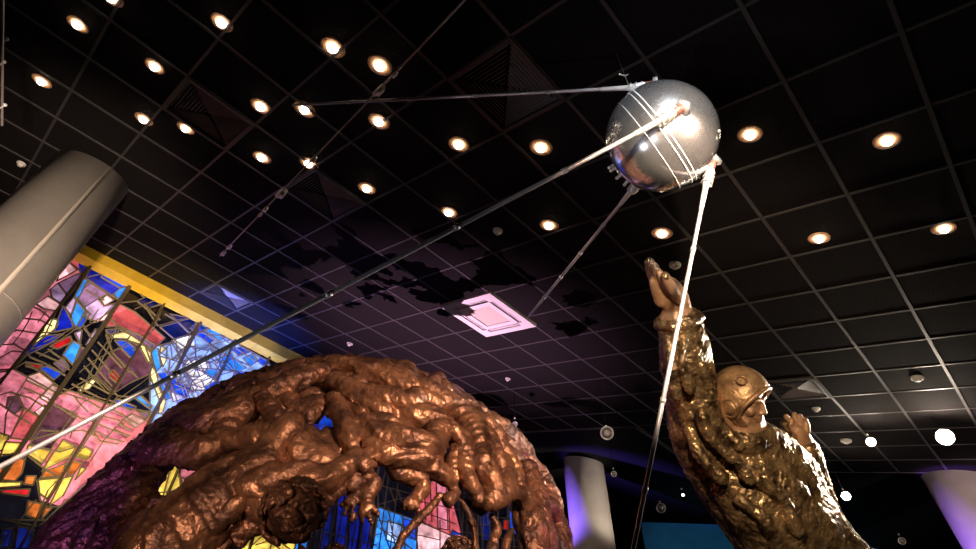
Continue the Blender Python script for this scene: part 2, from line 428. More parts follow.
for k_ in range(11):
    a0, a1 = k_ * math.tau / 11 + .1, (k_ + 1) * math.tau / 11 + .1
    for r0_, r1_ in ((0, 13), (13, 27), (27, 42), (42, 60), (60, 84)):
        j_ = _rn.uniform(-3, 3)
        q_ = [(196 + math.cos(a) * (r + j_ * (r > 0)), 368 + math.sin(a) * (r + j_ * (r > 0)) * .8) for a, r in ((a0, r0_), (a0, r1_), (a1, r1_), (a1, r0_))]
        if r0_ == 0: q_ = q_[:3]
        if all(157 < x < 262 and y > 338 + (x - 196) * .42 - (8 if x < 196 else 2) and y < 425 for x, y in q_):
            R_.append((('W' if r1_ < 20 else _rn.choice(['W', 'WB', 'WB', 'SB'] if r1_ < 30 else ['WB', 'SB', 'WB', 'W', 'B'] if r1_ < 50 else ['SB', 'WB', 'B', 'B'])), q_))
X_ = [  # further leading lines that split the panes
 [(0,308),(20,318),(40,320),(52,326)],[(18,300),(40,310),(50,318)],[(0,345),(14,344),(24,350),(30,356)],[(16,330),(36,333),(56,332),(73,328)],[(25,306),(22,316),(14,330)],[(0,330),(16,331)],[(32,312),(28,322),(22,332),(12,345)],
 [(0,358),(12,351),(22,352)],[(0,372),(10,371)],[(46,312),(38,322)],[(60,269),(64,262)],[(0,395),(10,392),(30,398),(46,408)],[(0,404),(14,414),(30,424)],[(26,380),(16,395),(6,414),(4,436)],[(38,398),(20,420),(8,440)],[(54,383),(38,398),(28,412)],
 [(24,388),(48,398),(52,404)],[(60,392),(74,396),(90,402),(100,408)],[(96,395),(84,402),(74,412),(62,430)],[(74,396),(80,404),(88,412)],[(56,406),(72,412),(80,418),(95,422)],[(66,432),(82,430),(96,436)],[(106,408),(92,430),(80,452)],[(70,438),(72,432),(80,424)],
 [(112,402),(102,418),(80,450)],[(102,416),(118,420),(124,424)],[(98,424),(112,430),(130,436)],[(94,430),(108,438),(124,442)],[(134,411),(124,419),(104,440),(90,462)],[(110,408),(124,416),(138,424)],[(120,424),(130,430)],[(114,429),(128,436)],[(94,432),(100,441),(118,444)],[(30,445),(60,452),(76,447)],
 [(44,330),(26,350)],[(36,352),(60,362),(72,372)],[(30,357),(50,366),(66,376)],[(48,349),(66,362)],[(73,328),(62,334),(44,342)],[(56,347),(40,356)],[(72,340),(62,356)],[(84,326),(73,330)],
 [(106,330),(112,352),(130,372)],[(98,342),(122,368)],[(92,350),(118,380)],[(88,358),(112,386)],[(84,366),(106,392)],[(80,372),(92,362),(110,352),(128,346)],[(72,384),(100,398),(116,402)],[(80,378),(110,394)],[(96,374),(88,384)],
 [(128,370),(114,392)],[(118,358),(138,378)],[(131,358),(124,372)],[(133,350),(142,348)],[(118,326),(128,330),(140,335)],[(141,342),(135,355)],[(90,322),(98,310)],[(94,263),(104,273),(85,278)],[(119,300),(112,306),(98,322)],[(86,290),(104,300)],
 [(131,282),(144,298)],[(135,309),(156,300),(164,303)],[(119,303),(137,301)],[(164,303),(153,330),(143,340)],[(147,309),(158,326)],[(165,314),(178,322),(190,333)],[(158,326),(178,320),(195,318)],[(144,304),(160,320)],
 [(120,330),(133,336)],[(157,346),(166,345),(175,341)],[(200,325),(195,335),(182,352),(168,372)],[(172,344),(182,362),(190,384),(198,396)],[(176,360),(196,352),(214,344),(230,340)],[(182,362),(200,356),(220,362),(238,376)],[(208,345),(228,356),(250,366)],[(196,335),(220,350)],
 [(232,341),(222,360),(212,380),(205,395)],[(168,392),(190,386),(216,376),(232,372)],[(210,350),(220,364)],[(247,350),(238,356),(222,364)],[(166,372),(174,392),(178,404)],[(176,366),(186,390),(192,404)],[(154,396),(166,390)],[(196,358),(204,372),(214,379)],[(178,384),(198,378)],
 [(210,332),(204,340)],[(222,338),(236,348),(256,362)],[(160,352),(170,360)],[(164,368),(172,380)],[(150,376),(140,384),(120,398),(112,404)],[(118,396),(134,397)],[(142,396),(150,404)],
 [(28,445),(26,454),(22,473)],[(46,470),(60,478)],[(60,478),(66,463),(76,447)],[(36,519),(48,490),(60,478)],[(2,520),(36,526)],[(0,545),(36,500)],[(14,528),(8,549)],
 [(178,476),(194,482)],[(188,455),(196,470)],[(198,456),(204,468)],[(157,493),(176,491),(186,494),(204,498)],[(196,478),(216,484)],[(214,462),(224,478)],[(170,470),(160,508)],[(217,455),(204,500)],[(184,500),(196,494),(204,506)],
 [(248,549),(262,536),(280,549)],[(262,530),(290,549)],[(256,545),(300,530)],[(276,528),(270,549)],[(290,386),(297,410)],[(276,398),(300,406)],[(294,388),(322,398)],[(318,386),(308,404)],[(318,430),(336,436)],[(312,424),(320,446)],[(300,440),(326,424)],[(322,432),(332,444)],
 [(318,500),(378,515)],[(322,470),(380,482)],[(314,530),(376,545)],[(330,490),(352,497)],[(306,516),(318,520)],[(304,535),(312,537)],
 [(382,486),(412,494)],[(380,504),(410,496)],[(390,488),(396,506)],[(398,490),(402,503)],[(384,462),(396,464)],[(384,470),(398,472)],[(374,458),(370,474)],[(380,459),(376,478)],[(388,460),(382,486)],
 [(388,508),(392,530),(396,549)],[(402,514),(405,549)],[(376,520),(400,524),(416,535)],[(374,535),(390,532),(412,549)],[(378,515),(390,549)],[(380,528),(396,540)],[(366,552),(377,507)],
 [(424,486),(426,520)],[(448,482),(450,535)],[(414,500),(460,510)],[(418,510),(456,524)],[(440,520),(440,552)],[(418,535),(440,540)],[(430,480),(432,522)],
 [(452,458),(458,486)],[(452,468),(466,470)],[(450,478),(466,480)],[(454,490),(466,494)],[(464,455),(462,552)],[(462,512),(530,522)],[(478,505),(478,552)],[(498,500),(497,552)],[(462,532),(528,542)],[(486,500),(488,525)],[(484,512),(494,513)],[(508,500),(508,552)],[(524,505),(520,552)],[(462,522),(500,527)],[(505,545),(530,549)],
]
gt = thing('stained_glass_window', WPT(3, -5), 'tall backlit stained glass window of pink, blue and yellow panes behind the bronze globe', 'stained glass window')


def glassmat():
    m = bpy.data.materials.new('stained_glass'); m.use_nodes = True; nt = m.node_tree; b = nt.nodes['Principled BSDF']
    a = nt.nodes.new('ShaderNodeVertexColor'); a.layer_name = 'pane'
    tc = nt.nodes.new('ShaderNodeTexCoord')
    n = nt.nodes.new('ShaderNodeTexNoise'); n.inputs['Scale'].default_value = 6; n.inputs['Detail'].default_value = 7; n.inputs['Roughness'].default_value = .7
    nt.links.new(tc.outputs['Object'], n.inputs['Vector'])
    v = nt.nodes.new('ShaderNodeTexVoronoi'); v.inputs['Scale'].default_value = 2.6
    nt.links.new(tc.outputs['Object'], v.inputs['Vector'])
    r = nt.nodes.new('ShaderNodeMapRange'); r.inputs['From Min'].default_value = .35; r.inputs['From Max'].default_value = .68; r.inputs['To Min'].default_value = .3; r.inputs['To Max'].default_value = 1.9
    nt.links.new(n.outputs['Fac'], r.inputs['Value'])
    sp = nt.nodes.new('ShaderNodeSeparateColor'); nt.links.new(v.outputs['Color'], sp.inputs[0])
    r2 = nt.nodes.new('ShaderNodeMapRange'); r2.inputs['To Min'].default_value = .5; r2.inputs['To Max'].default_value = 1.55; nt.links.new(sp.outputs[0], r2.inputs['Value'])
    mu = nt.nodes.new('ShaderNodeMath'); mu.operation = 'MULTIPLY'; nt.links.new(r.outputs[0], mu.inputs[0]); nt.links.new(r2.outputs[0], mu.inputs[1])
    nt.links.new(a.outputs['Color'], b.inputs['Base Color']); nt.links.new(a.outputs['Color'], b.inputs['Emission Color']); nt.links.new(mu.outputs[0], b.inputs['Emission Strength'])
    b.inputs['Roughness'].default_value = .25
    bp = nt.nodes.new('ShaderNodeBump'); bp.inputs['Strength'].default_value = .4; nt.links.new(n.outputs['Fac'], bp.inputs['Height']); nt.links.new(bp.outputs[0], b.inputs['Normal'])
    return m


bm = bmesh.new(); cl = bm.loops.layers.float_color.new('pane')
SE, ZB = 10.2, -6.0


def topz(s): return (onc(80, 250) + YC * (s / math.hypot(YC.x, YC.y))).z - WP.z


f0 = quad(bm, WPT(-1.6, ZB), WPT(SE, ZB), WPT(SE, topz(SE)), WPT(-1.6, topz(-1.6)))
for l in f0.loops: l[cl] = (*c_['D'], 1)
for i, (c, P) in enumerate(R_):
    k = random.uniform(.88, 1.1)
    f0 = bm.faces.new([bm.verts.new(onw(x, y, .002 + i * .0004)) for x, y in P])
    for l in f0.loops: l[cl] = (*[q * k for q in c_[c]], 1)
bmesh.ops.triangulate(bm, faces=bm.faces[:])
o = mkobj('glass', bm, glassmat(), gt, smooth=False)
bm = bmesh.new()


def came(pts, wd):
    for a, b in zip(pts, pts[1:]):
        d = b - a; L = d.length
        if L < 1e-4: continue
        d.normalize(); s = d.cross(WN)
        box(bm, (a + b) / 2, d * (L / 2 + wd * .5), s * wd * random.uniform(.85, 1.2), WN * .012)


for c, P in R_:
    if c == 'D' and len(P) < 6 and P[0][0] > 100: continue
    Q = [onw(x, y, .065) for x, y in P]; came(Q + Q[:1], .006)
X_ += [[(x, 452), (x + (x - 495) / 800 * 100, 552)] for x in range(332, 384, 7)] + [[(x, 448), (x + (x - 495) / 800 * 104, 552)] for x in (392, 402, 470, 484, 498, 512)]
for P in X_: came([onw(x, y, .066) for x, y in P], .0055)
mkobj('leading', bm, M['came'], gt, smooth=False)
for (px, py), wd in zip(((94, 261), (131, 282), (163, 303), (199, 321), (232, 341), (266, 358), (300, 374), (377, 415), (466, 455)), (.014, .024, .010, .018, .010, .010, .010, .014, .014)):
    s, z = wst(px, py); bm = bmesh.new(); zt = topz(s) - .22
    box(bm, WPT(s, (zt + ZB) / 2, .10), WH * wd, WN * .03, UP * (zt - ZB) / 2)
    mkobj('upright_bar', bm, M['bar'], gt, smooth=False)
bm = bmesh.new()
a, b = WPT(0, topz(0) - .10, .16), WPT(SE, topz(SE) - .10, .16)
dv = (b - a).normalized(); box(bm, (a + b) / 2, dv * ((b - a).length / 2), WN * .10, UP * .15)
a, b = WPT(0, topz(0) - .03, .36), WPT(SE, topz(SE) - .03, .36)
box(bm, (a + b) / 2, dv * ((b - a).length / 2), WN * .10, UP * .02)
mkobj('gilt_frame', bm, M['gold'], gt, smooth=False)

# ------------------------------------------------------------------ columns
def column(px, py, rad, label, seamang=None, bands=()):
    c = onc(px, py); t = thing('round_column', (c.x, c.y, 0), label, 'column', 'round metal columns')
    top = max(c.z + .12, c.z - (NC.x * rad + NC.y * -rad) / NC.z + .12)
    seg = 64; bm = bmesh.new()
    A = []; B = []
    for k in range(seg):
        a = k * 2 * math.pi / seg; x, y = c.x + rad * math.cos(a), c.y + rad * math.sin(a)
        z = O0.z - (NC.x * (x - O0.x) + NC.y * (y - O0.y)) / NC.z - .005
        A.append(bm.verts.new((x, y, 0))); B.append(bm.verts.new((x, y, z)))
    for k in range(seg): bm.faces.new((A[k], A[(k + 1) % seg], B[(k + 1) % seg], B[k]))
    bm.faces.new(A[::-1]); bm.faces.new(B)
    mkobj('shaft', bm, M['column'], t)
    if seamang is not None:
        bm = bmesh.new(); d = Vector((math.cos(seamang), math.sin(seamang), 0)); p = Vector((c.x, c.y, 0)) + d * rad
        z = O0.z - (NC.x * (p.x - O0.x) + NC.y * (p.y - O0.y)) / NC.z - .01
        box(bm, Vector((p.x, p.y, z / 2)), d * .004, d.cross(UP) * .02, UP * z / 2)
        mkobj('joint_strip', bm, M['seam'], t)
    for zz in bands:
        bm = bmesh.new(); ring(bm, Vector((c.x, c.y, zz)), UP, rad, .003, 48, 6, 3); mkobj('joint_band', bm, M['column'], t)
    return c


column(93, 174, .36, 'wide metal column at upper left with a pale vertical strip', math.radians(-26), (4.9,))
column(583, 462, .40, 'slim silver column with a blue glint beside the bronze globe', None)
column(957, 478, .40, 'violet lit metal column at lower right behind the statue', None)

# teal exhibition panel far behind the statue
bm = bmesh.new()
a, b = cp(640, 523, 13.5), cp(880, 540, 13.5); b.z = a.z
d = (b - a); dn = UP.cross(d).normalized()
box(bm, Vector(((a.x + b.x) / 2, (a.y + b.y) / 2, a.z / 2)), d / 2, dn * .05, UP * (a.z / 2))
tag(mkobj('exhibition_panel', bm, M['teal'], smooth=False), 'large teal blue exhibition panel standing low behind the statue', 'panel')


# ------------------------------------------------------------------ ceiling fittings
def downlight(px, py, label, r=.046):
    u, v = guv(px, py); c = G(u, v, 0); r *= .86
    t = thing('ceiling_downlight', c, label, 'ceiling light', 'round downlights in the black ceiling')
    bm = bmesh.new(); ring(bm, c - NC * .002, NC, r * 1.55, r * .55, 28, 8, .16); mkobj('rim', bm, M['glow_flange'], t)  # ring widened and tinted to imitate the bulb's halo
    bm = bmesh.new(); ball(bm, c - NC * .012, (r * .92, r * .92, .028), 16, (XC, YC, NC)); mkobj('bulb', bm, M['bulb'], t)


DL = [(78,24,'leftmost lamp of the top row of downlights'),(222,22,'downlight at the very top left of centre, above the first square vent'),(155,66,'downlight between the top left pair, above the wide column'),
 (42,81,'small dim downlight farthest to the left'),(144,119,'downlight directly above the top of the wide left column'),(186,128,'downlight touching the left corner of the upper left vent'),
 (333,47,'large downlight left of the thin slanting cable near the top'),(380,65,'downlight right beside the upper joint of the thin cable'),(261,106,'downlight against the right edge of the upper left vent'),
 (305,109,'downlight at the left tip of the horizontal antenna'),(379,121,'downlight just below the crossing of antenna and cable'),(262,157,'downlight below the right corner of the upper left vent'),
 (309,163,'downlight half hidden behind the thin slanting cable'),(367,188,'downlight at the right edge of the second square vent'),(459,144,'downlight below the middle of the horizontal antenna'),
 (541,147,'downlight left of the steel sphere'),(449,212,'downlight just above the long bright antenna'),(549,225,'downlight above the white cassette air unit'),
 (662,233,'downlight just below the steel sphere, above the raised hand'),(750,134,'downlight right of the steel sphere'),(887,140,'upper of the three downlights at far right'),
 (819,238,'downlight above the statue head, lowest of the right group'),(944,228,'downlight nearest the right edge of the ceiling'),(112,-3,'downlight cut by the top edge above the top row')]
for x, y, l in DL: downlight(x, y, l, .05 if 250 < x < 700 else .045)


def vent(u, v, label):
    c = G(u + .5, v + .5); t = thing('square_air_vent', c, label, 'air vent', 'black square air diffusers')
    bm = bmesh.new(); h = T / 2
    for s in (-1, 1):
        box(bm, c + XC * (s * (h - .015)) - NC * .01, XC * .016, YC * h, NC * .012); box(bm, c + YC * (s * (h - .015)) - NC * .01, YC * .016, XC * h, NC * .012)
    mkobj('frame', bm, M['tbar'], t, smooth=False)
    bm = bmesh.new(); nsl = 10       # louvres in four triangular fields
    for q, (A, B) in enumerate(((XC, YC), (YC, -XC), (-XC, -YC), (-YC, XC))):
        for k in range(nsl):
            d = .035 + (h - .06) * k / (nsl - 1)
            tilt = (NC * .8 + A * .6).normalized()
            if q % 2 == 0: box(bm, c + A * d + NC * .008, B * max(d - .01, .01), tilt * .010, A * .002)
            else: box(bm, c + A * d + NC * .02, B * max(d - .01, .01), (NC * .9 - A * .4).normalized() * .022, A * .0015)
    mkobj('louvres', bm, M['vent'], t, smooth=False)


for (u, v), l in (((-7, -6), 'black square air vent at upper left between five downlights'), ((-7, -4), 'black square air vent below the thin slanting cable joint'), ((-3, -4), 'black square air vent with a blue edge behind the horizontal antenna'),
                  ((-13, -3), 'blue lit square air vent beside the gilt frame of the stained glass'), ((-3, 5), 'black square air vent right of the statue helmet')): vent(u, v, l)

# white cassette air unit
c = G(-6.63, .62); t = thing('ceiling_cassette_unit', c, 'white square cassette air conditioner in the middle of the ceiling', 'air conditioner')
h = .42; bm = bmesh.new()
for s in (-1, 1):
    box(bm, c + XC * (s * (h - .045)) - NC * .02, XC * .045, YC * h, NC * .02); box(bm, c + YC * (s * (h - .045)) - NC * .02, YC * .045, XC * (h - .09), NC * .02)
    box(bm, c + XC * (s * .235) - NC * .022, XC * .035, YC * .27, NC * .016); box(bm, c + YC * (s * .235) - NC * .022, YC * .035, XC * .2, NC * .016)
for a in (-1, 1):
    for b in (-1, 1): box(bm, c + XC * (a * .32) + YC * (b * .32) - NC * .021, XC * .055, YC * .055, NC * .018)
mkobj('casing', bm, M['white'], t, smooth=False)
bm = bmesh.new(); box(bm, c - NC * .004, XC * .37, YC * .37, NC * .003); mkobj('slot_backing', bm, M['black'], t, smooth=False)
for A, B in ((XC, YC), (YC, XC), (-XC, YC), (-YC, XC)):
    bm = bmesh.new(); box(bm, c + A * .30 - NC * .018, A * .006, B * .26, NC * .012); box(bm, c + A * .325 - NC * .014, A * .004, B * .26, NC * .008); mkobj('air_flap', bm, M['white'], t, smooth=False)
bm = bmesh.new(); box(bm, c - NC * .018, XC * .2, YC * .2, NC * .006); mkobj('intake_grille', bm, M['whitegrille'], t, smooth=False)


def detector(px, py, label, r=.05, m='white'):
    u, v = guv(px, py); c = G(u, v); t = thing('smoke_detector', c, label, 'smoke detector')
    bm = bmesh.new(); disc(bm, c - NC * .002, -NC, r, .022, 24, r * .95); mkobj('base', bm, M[m], t)
    bm = bmesh.new(); disc(bm, c - NC * .03, -NC, r * .7, .018, 24, r * .45); disc(bm, c - NC * .02, -NC, r * .5, .012, 20); mkobj('sensor_cap', bm, M[m], t)


for a in ((675, 264, 'white smoke detector beside the raised bronze hand', .055), (498, 230, 'small pinkish smoke detector below the long bright antenna', .045), (22, 163, 'smoke detector left of the wide column top', .045),
          (350, 343, 'white smoke detector just above the top of the bronze globe', .05), (508, 378, 'tiny violet lit detector above the right shoulder of the globe', .04), (917, 377, 'white flat detector on the bright right ceiling', .06),
          (816, 408, 'round detector on the ceiling right of the helmet', .05), (846, 440, 'white detector between the vent and the hanging lamps', .07)): detector(*a)


# hanging spotlights at lower right and back
def track_spot(px, py, z, label, lit=True, r=.05, m='brightbulb', aim=None):
    p = cp(px, py, z); t = thing('hanging_spotlight', p, label, 'spotlight', 'small spotlights hanging from the ceiling')
    aim = (aim or (CAM - p)).normalized()
    bm = bmesh.new(); tube(bm, [p - aim * .16, p - aim * .02], [r * .9, r * 1.1], 16, False); mkobj('can', bm, M['black'] if lit else M['vent'], t)
    zc = O0.z - (NC.x * (p.x - O0.x) + NC.y * (p.y - O0.y)) / NC.z
    bm = bmesh.new(); tube(bm, [p - aim * .09, p - aim * .09 + UP * max(.1, min(zc - p.z, 3))], [.004, .004], 8, False); mkobj('stem', bm, M['black'], t)
    bm = bmesh.new(); ball(bm, p - aim * .09 + UP * .10, .016, 10); mkobj('pivot', bm, M['white'], t)
    bm = bmesh.new()
    if lit: ball(bm, p, r, 14); mkobj('bulb', bm, M[m], t)
    else:
        ring(bm, p, aim, r * 1.05, .008, 24, 6); ball(bm, p - aim * .02, r * .5, 12); mkobj('lens_ring', bm, M['clamp'], t)


track_spot(945, 437, 6.6, 'brightest hanging spotlight, just above the right column', True, .085)
track_spot(871, 442, 7.2, 'hanging spotlight between the statue and the bright lamp', True, .05)
track_spot(846, 496, 8.0, 'lit hanging spotlight beside the statue sleeve at lower right', True, .055)
track_spot(702, 491, 8.5, 'tiny lit spotlight peeking out at the statue left hip', True, .022, 'bulb')
track_spot(683, 495, 9.0, 'tiny lit spotlight between the antenna and statue in the dark', True, .02, 'bulb')
track_spot(607, 433, 7.4, 'unlit round spotlight above the silver middle column', False, .075)
track_spot(765, 440, 6.0, 'unlit spotlight between the statue face and its far hand', False, .06)
track_spot(661, 508, 8.5, 'unlit spotlight low in the dark between antenna and statue', False, .06)
track_spot(614, 474, 9.5, 'small unlit spotlight right of the silver column top', False, .04)
track_spot(902, 541, 9.0, 'small unlit spotlight pair left of the right column base', False, .045)
track_spot(515, 424, 8.5, 'small unlit spotlight on the dark edge above the globe shoulder', False, .03)


# ------------------------------------------------------------------ suspended satellite
t = thing('satellite_model', SPH, 'polished steel sphere satellite with four long rod antennas hanging from the ceiling', 'satellite')
SR = .29
bm = bmesh.new(); ball(bm, SPH, SR, 96); mkobj('sphere', bm, M['steel'], t)
ld = (cp(677, 182, 3) - cp(620, 103, 3)).normalized()
sn = (ld.cross((CAM - SPH).normalized()).normalized() + (CAM - SPH).normalized() * .10).normalized()
for off in (-.012, .012, .078):
    bm = bmesh.new(); rr = math.sqrt(SR * SR - off * off); ring(bm, SPH + sn * off, sn, rr, .0035 if off < .05 else .0018, 96, 8); mkobj('seam_ring', bm, M['steelseam'], t)


def sph_at(px, py, k=1.0):
    d = (cp(px, py, 1) - CAM).normalized(); q = SPH - CAM; b = d.dot(q); disc_ = b * b - q.length_squared + (SR * k) ** 2
    return CAM + d * (b - math.sqrt(disc_)) if disc_ > 0 else SPH + (CAM + d * b - SPH).normalized() * SR * k


def antenna(base, elbow, tip, r0, r1, joints=5, sleeve=.16):
    """base on the sphere, elbow where the rod leaves the clamp, tip"""
    bm = bmesh.new(); n = joints
    d = tip - elbow
    for k in range(n):
        a = elbow + d * (k / n); b = elbow + d * ((k + 1) / n); ra = r0 + (r1 - r0) * k / n
        tube(bm, [a, b], [ra, ra * .96], 14, True)
        if k: tube(bm, [a - d.normalized() * .012, a + d.normalized() * .012], [ra * 1.3, ra * 1.3], 14, False)
    an = mkobj('antenna', bm, M['rod'], t)
    dn = (elbow - base).normalized()
    L = (elbow - base).length
    bm = bmesh.new(); tube(bm, [base - dn * .01, base + dn * L * .5], [r0 * 2.2, r0 * 1.9], 16, False); s = mkobj('copper_sleeve', bm, M['insul'], an)
    bm = bmesh.new(); tube(bm, [base + dn * L * .45, elbow], [r0 * 2.3, r0 * 1.7], 16, True)
    u, v = frame(dn)
    for k in range(3): ring(bm, base + dn * L * (.5 + .2 * k), dn, r0 * 2.3, r0 * .5, 16, 6)
    box(bm, base + dn * L * .75 + u * r0 * 2.2, dn * L * .22, u * r0 * .7, v * r0 * 1.2)
    box(bm, base + dn * L * .02, dn * .012, u * r0 * 3, v * r0 * 3)
    tube(bm, [base + dn * L * .95, elbow + d.normalized() * .14], [r0 * 1.5, r0 * 1.2], 12, True)
    mkobj('clamp', bm, M['clamp'], an)


antenna(cp(656, 84, 3.06), cp(628, 88, 3.1), cp(293, 105, 3.9), .0095, .0085)
antenna(cp(713, 160, 3.02), cp(706, 185, 2.96), cp(625, 590, 2.25), .0105, .0095)
antenna(sph_at(684, 107, 1.03), sph_at(655, 124, 1.08) - RZ * .03, cp(-14, 474, 1.75), .0105, .0080)
antenna(cp(638, 183, 3.32), cp(631, 191, 3.42), cp(530, 315, 5.2), .0105, .0125, 5)
bm = bmesh.new()   # small fittings at the lower left limb
for a in ((612, 166), (609, 172), (617, 178), (626, 183)):
    p = sph_at(*a); ball(bm, p, .010, 10); tube(bm, [p, p + (p - SPH).normalized() * .02], [.006, .009], 10)
mkobj('contact_fitting', bm, M['clamp'], t)
for a in ((706, 172), (700, 178), (719, 131)):
    bm = bmesh.new(); p = sph_at(*a); ball(bm, p, .008, 10); mkobj('contact_fitting', bm, M['clamp'], t)
# its hanger
pt = cp(629, 86, 3.07); p2 = pt + UP * .13
t = thing('hanger_hook', pt, 'small forked wire hanger holding the satellite from above', 'hanger')
bm = bmesh.new(); tube(bm, [pt, p2], [.003, .003], 8)
zc = O0.z - (NC.x * (p2.x - O0.x) + NC.y * (p2.y - O0.y)) / NC.z
tube(bm, [p2, Vector((p2.x, p2.y, zc))], [.0012, .0012], 6, False); mkobj('wire', bm, M['cable'], t)
bm = bmesh.new(); tube(bm, [p2, p2 + RX * -.025 + UP * .018], [.004, .004], 8); tube(bm, [p2, p2 + RX * .022 + UP * .02], [.004, .004], 8); ball(bm, p2 - RX * .025 + UP * .018, .006, 8); mkobj('fork', bm, M['clamp'], t)

# thin slanting cable with joints
A, B = cp(480, -16, 2.9), cp(220, 256, 5.6)
t = thing('suspension_cable', (A + B) / 2, 'thin jointed steel cable slanting down the ceiling across the horizontal antenna', 'cable')


def on_seg(px):
    lo, hi = 0, 1
    for _ in range(40):
        m_ = (lo + hi) / 2; q = A.lerp(B, m_) - CAM; x = CX + FPX * q.dot(RX) / q.dot(RZ)
        if x > px: lo = m_
        else: hi = m_
    return A.lerp(B, lo)


bm = bmesh.new(); m1 = on_seg(375); tube(bm, [A, m1], [.006, .0075], 10); tube(bm, [m1, B], [.0055, .005], 10); mkobj('wire', bm, M['cable'], t)
dn = (B - A).normalized(); u, v = frame(dn)
for x, s in ((394, 1.), (379, 1.6), (313, 1.3), (281, 2.2), (265, 1.2), (260, 1.), (229, 1.3), (223, 1.4)):
    p = on_seg(x); bm = bmesh.new(); tube(bm, [p - dn * .03 * s, p + dn * .03 * s], [.008 * s, .010 * s], 10); box(bm, p + u * .008 * s, dn * .02 * s, u * .008 * s, v * .012 * s)
    mkobj('cable_joint', bm, M['clamp'], t)
# hanging rail at the top left edge
p0, p1 = cp(2, 125, 4.0), cp(3, -10, 3.6)
t = thing('hanging_rail', p0, 'thin vertical rail with small fixtures at the top left edge', 'rail')
bm = bmesh.new(); tube(bm, [p0, p1], [.008, .008], 8); mkobj('rod', bm, M['cable'], t)
for x, y in ((5, 39), (2, 62), (3, 105)):
    q = cp(x + 2, y, 3.8); bm = bmesh.new(); ball(bm, q, .013, 10); tube(bm, [q, q + RX * -.03 - RY * .02], [.006, .006], 8); mkobj('fixture', bm, M['clamp'], t)


# ------------------------------------------------------------------ bronze globe of entwined figures
def GP(px, py, k=1.0):
    d = (cp(px, py, 1) - CAM).normalized(); q = GC - CAM; b = d.dot(q); s = b * b - q.length_squared + (GR * k) ** 2
    return CAM + d * (b - math.sqrt(s)) if s > 0 else GC + (CAM + d * b - GC).normalized() * GR * k


def rad_at(p, rpx): return rpx * (p - CAM).dot(RZ) / FPX


thin = 1.0


def limb(bm, P, fn=GP, sub=4, n=14, lump=.0):
    Q = smoothpath([(a[0], a[1], a[2], a[3] if len(a) > 3 else 1.03) for a in P], sub)
    pts = [fn(a[0], a[1], a[3]) for a in Q]
    rr = [(thin if fn is GP else 1) * rad_at(p, max(a[2], .8)) * (1 + lump * noise.noise(p * 3.1)) for p, a in zip(pts, Q)]
    tube(bm, pts, rr, n)


def flow(p):
    """coordinates stretched along the sweep of the figures round the globe, so folds run lengthwise"""
    d = p - GC + Vector((noise.noise(p * 1.3), noise.noise(p * 1.3 + Vector((9, 0, 0))), noise.noise(p * 1.3 + Vector((0, 9, 0))))) * .45
    x, y, z = d.dot(RX), d.dot(RY), d.dot(RZ)
    return Vector((math.atan2(y, x) * .9, math.hypot(x, y) * 1.6, z * 1.1))


def inpoly(x, y, P):
    c = False; n = len(P)
    for i in range(n):
        x1, y1 = P[i]; x2, y2 = P[i - 1]
        if (y1 > y) != (y2 > y) and x < (x2 - x1) * (y - y1) / (y2 - y1) + x1: c = not c
    return c


def pix(p):
    q = p - CAM; z = q.dot(RZ); return CX + FPX * q.dot(RX) / z, CY - FPX * q.dot(RY) / z


gl = thing('bronze_globe_sculpture', (GC.x, GC.y, GC.z - GR), 'huge openwork brown bronze globe made of entwined human figures', 'sculpture')
SIL = [(40,600),(44,549),(70,520),(100,489),(150,442),(200,414),(240,391),(290,370),(340,362),(380,364),(420,378),(460,401),(500,434),(528,468),(546,505),(562,549),(564,600)]
HO = [[(282,394),(292,388),(312,385),(322,392),(318,400),(300,407),(286,403)], [(306,436),(318,425),(322,416),(338,424),(332,444),(316,446)],
      [(172,460),(216,456),(224,450),(230,458),(226,472),(205,490),(186,502),(150,506),(165,485)],
      [(322,480),(345,466),(352,445),(375,452),(395,466),(405,478),(418,485),(430,478),(450,468),(452,452),(462,456),(470,500),(480,505),(520,500),(528,515),(525,600),(300,600),(308,530),(318,505)],
      [(497,428),(512,438),(528,462),(526,496),(512,478),(506,452)], [(434,446),(452,448),(462,462),(466,494),(452,490),(446,468),(434,462)], [(353,419),(378,421),(372,426),(356,425)], [(132,468),(142,458),(138,478),(128,486)],
      [(230,600),(240,545),(262,536),(300,528),(304,600)], [(112,600),(122,525),(140,512),(150,520),(140,549),(140,600)], [(410,398),(420,394),(432,400),(424,404)], [(478,400),(490,408),(494,416),(484,410)]]
bm = bmesh.new()
bmesh.ops.create_icosphere(bm, subdivisions=7, radius=GR * .955)
cdir = (GC - CAM).normalized()
kill = []
for f in bm.faces:
    c = f.calc_center_median() + GC
    dd = (c - GC).dot(cdir)
    if c.z < GC.z - GR * .75: kill.append(f); continue
    x, y = pix(c)
    n1 = noise.noise(c * 5) * 3
    if dd > -.22 * GR:        # unseen far-side lattice added to break up the uplight, open where the front is open
        if (dd > .2 * GR and c.z < GC.z + GR * .05) or noise.noise(c * 2.1) + .7 * noise.noise(c * 4.5) < -.02 or any(inpoly(x + a, y + b, h) for h in HO for a, b in ((0, 0), (9, 0), (-9, 0), (0, 9), (0, -9))): kill.append(f)
        continue
    if not inpoly(x + n1, y + n1, SIL) or any(inpoly(x + n1, y - n1, h) for h in HO): kill.append(f)
bmesh.ops.delete(bm, geom=kill, context='FACES')
for v in bm.verts:
    p = v.co + GC; d = v.co.normalized()
    v.co = p + d * (.05 * noise.noise(p * 2.2) + .06 * ridge(flow(p), 4) + .04 * ridge(flow(p), 9) + .02 * noise.noise(p * 24))
sh = mkobj('openwork_shell', bm, M['bronze'], gl)
so = sh.modifiers.new('thickness', 'SOLIDIFY'); so.thickness = .07; so.offset = -1


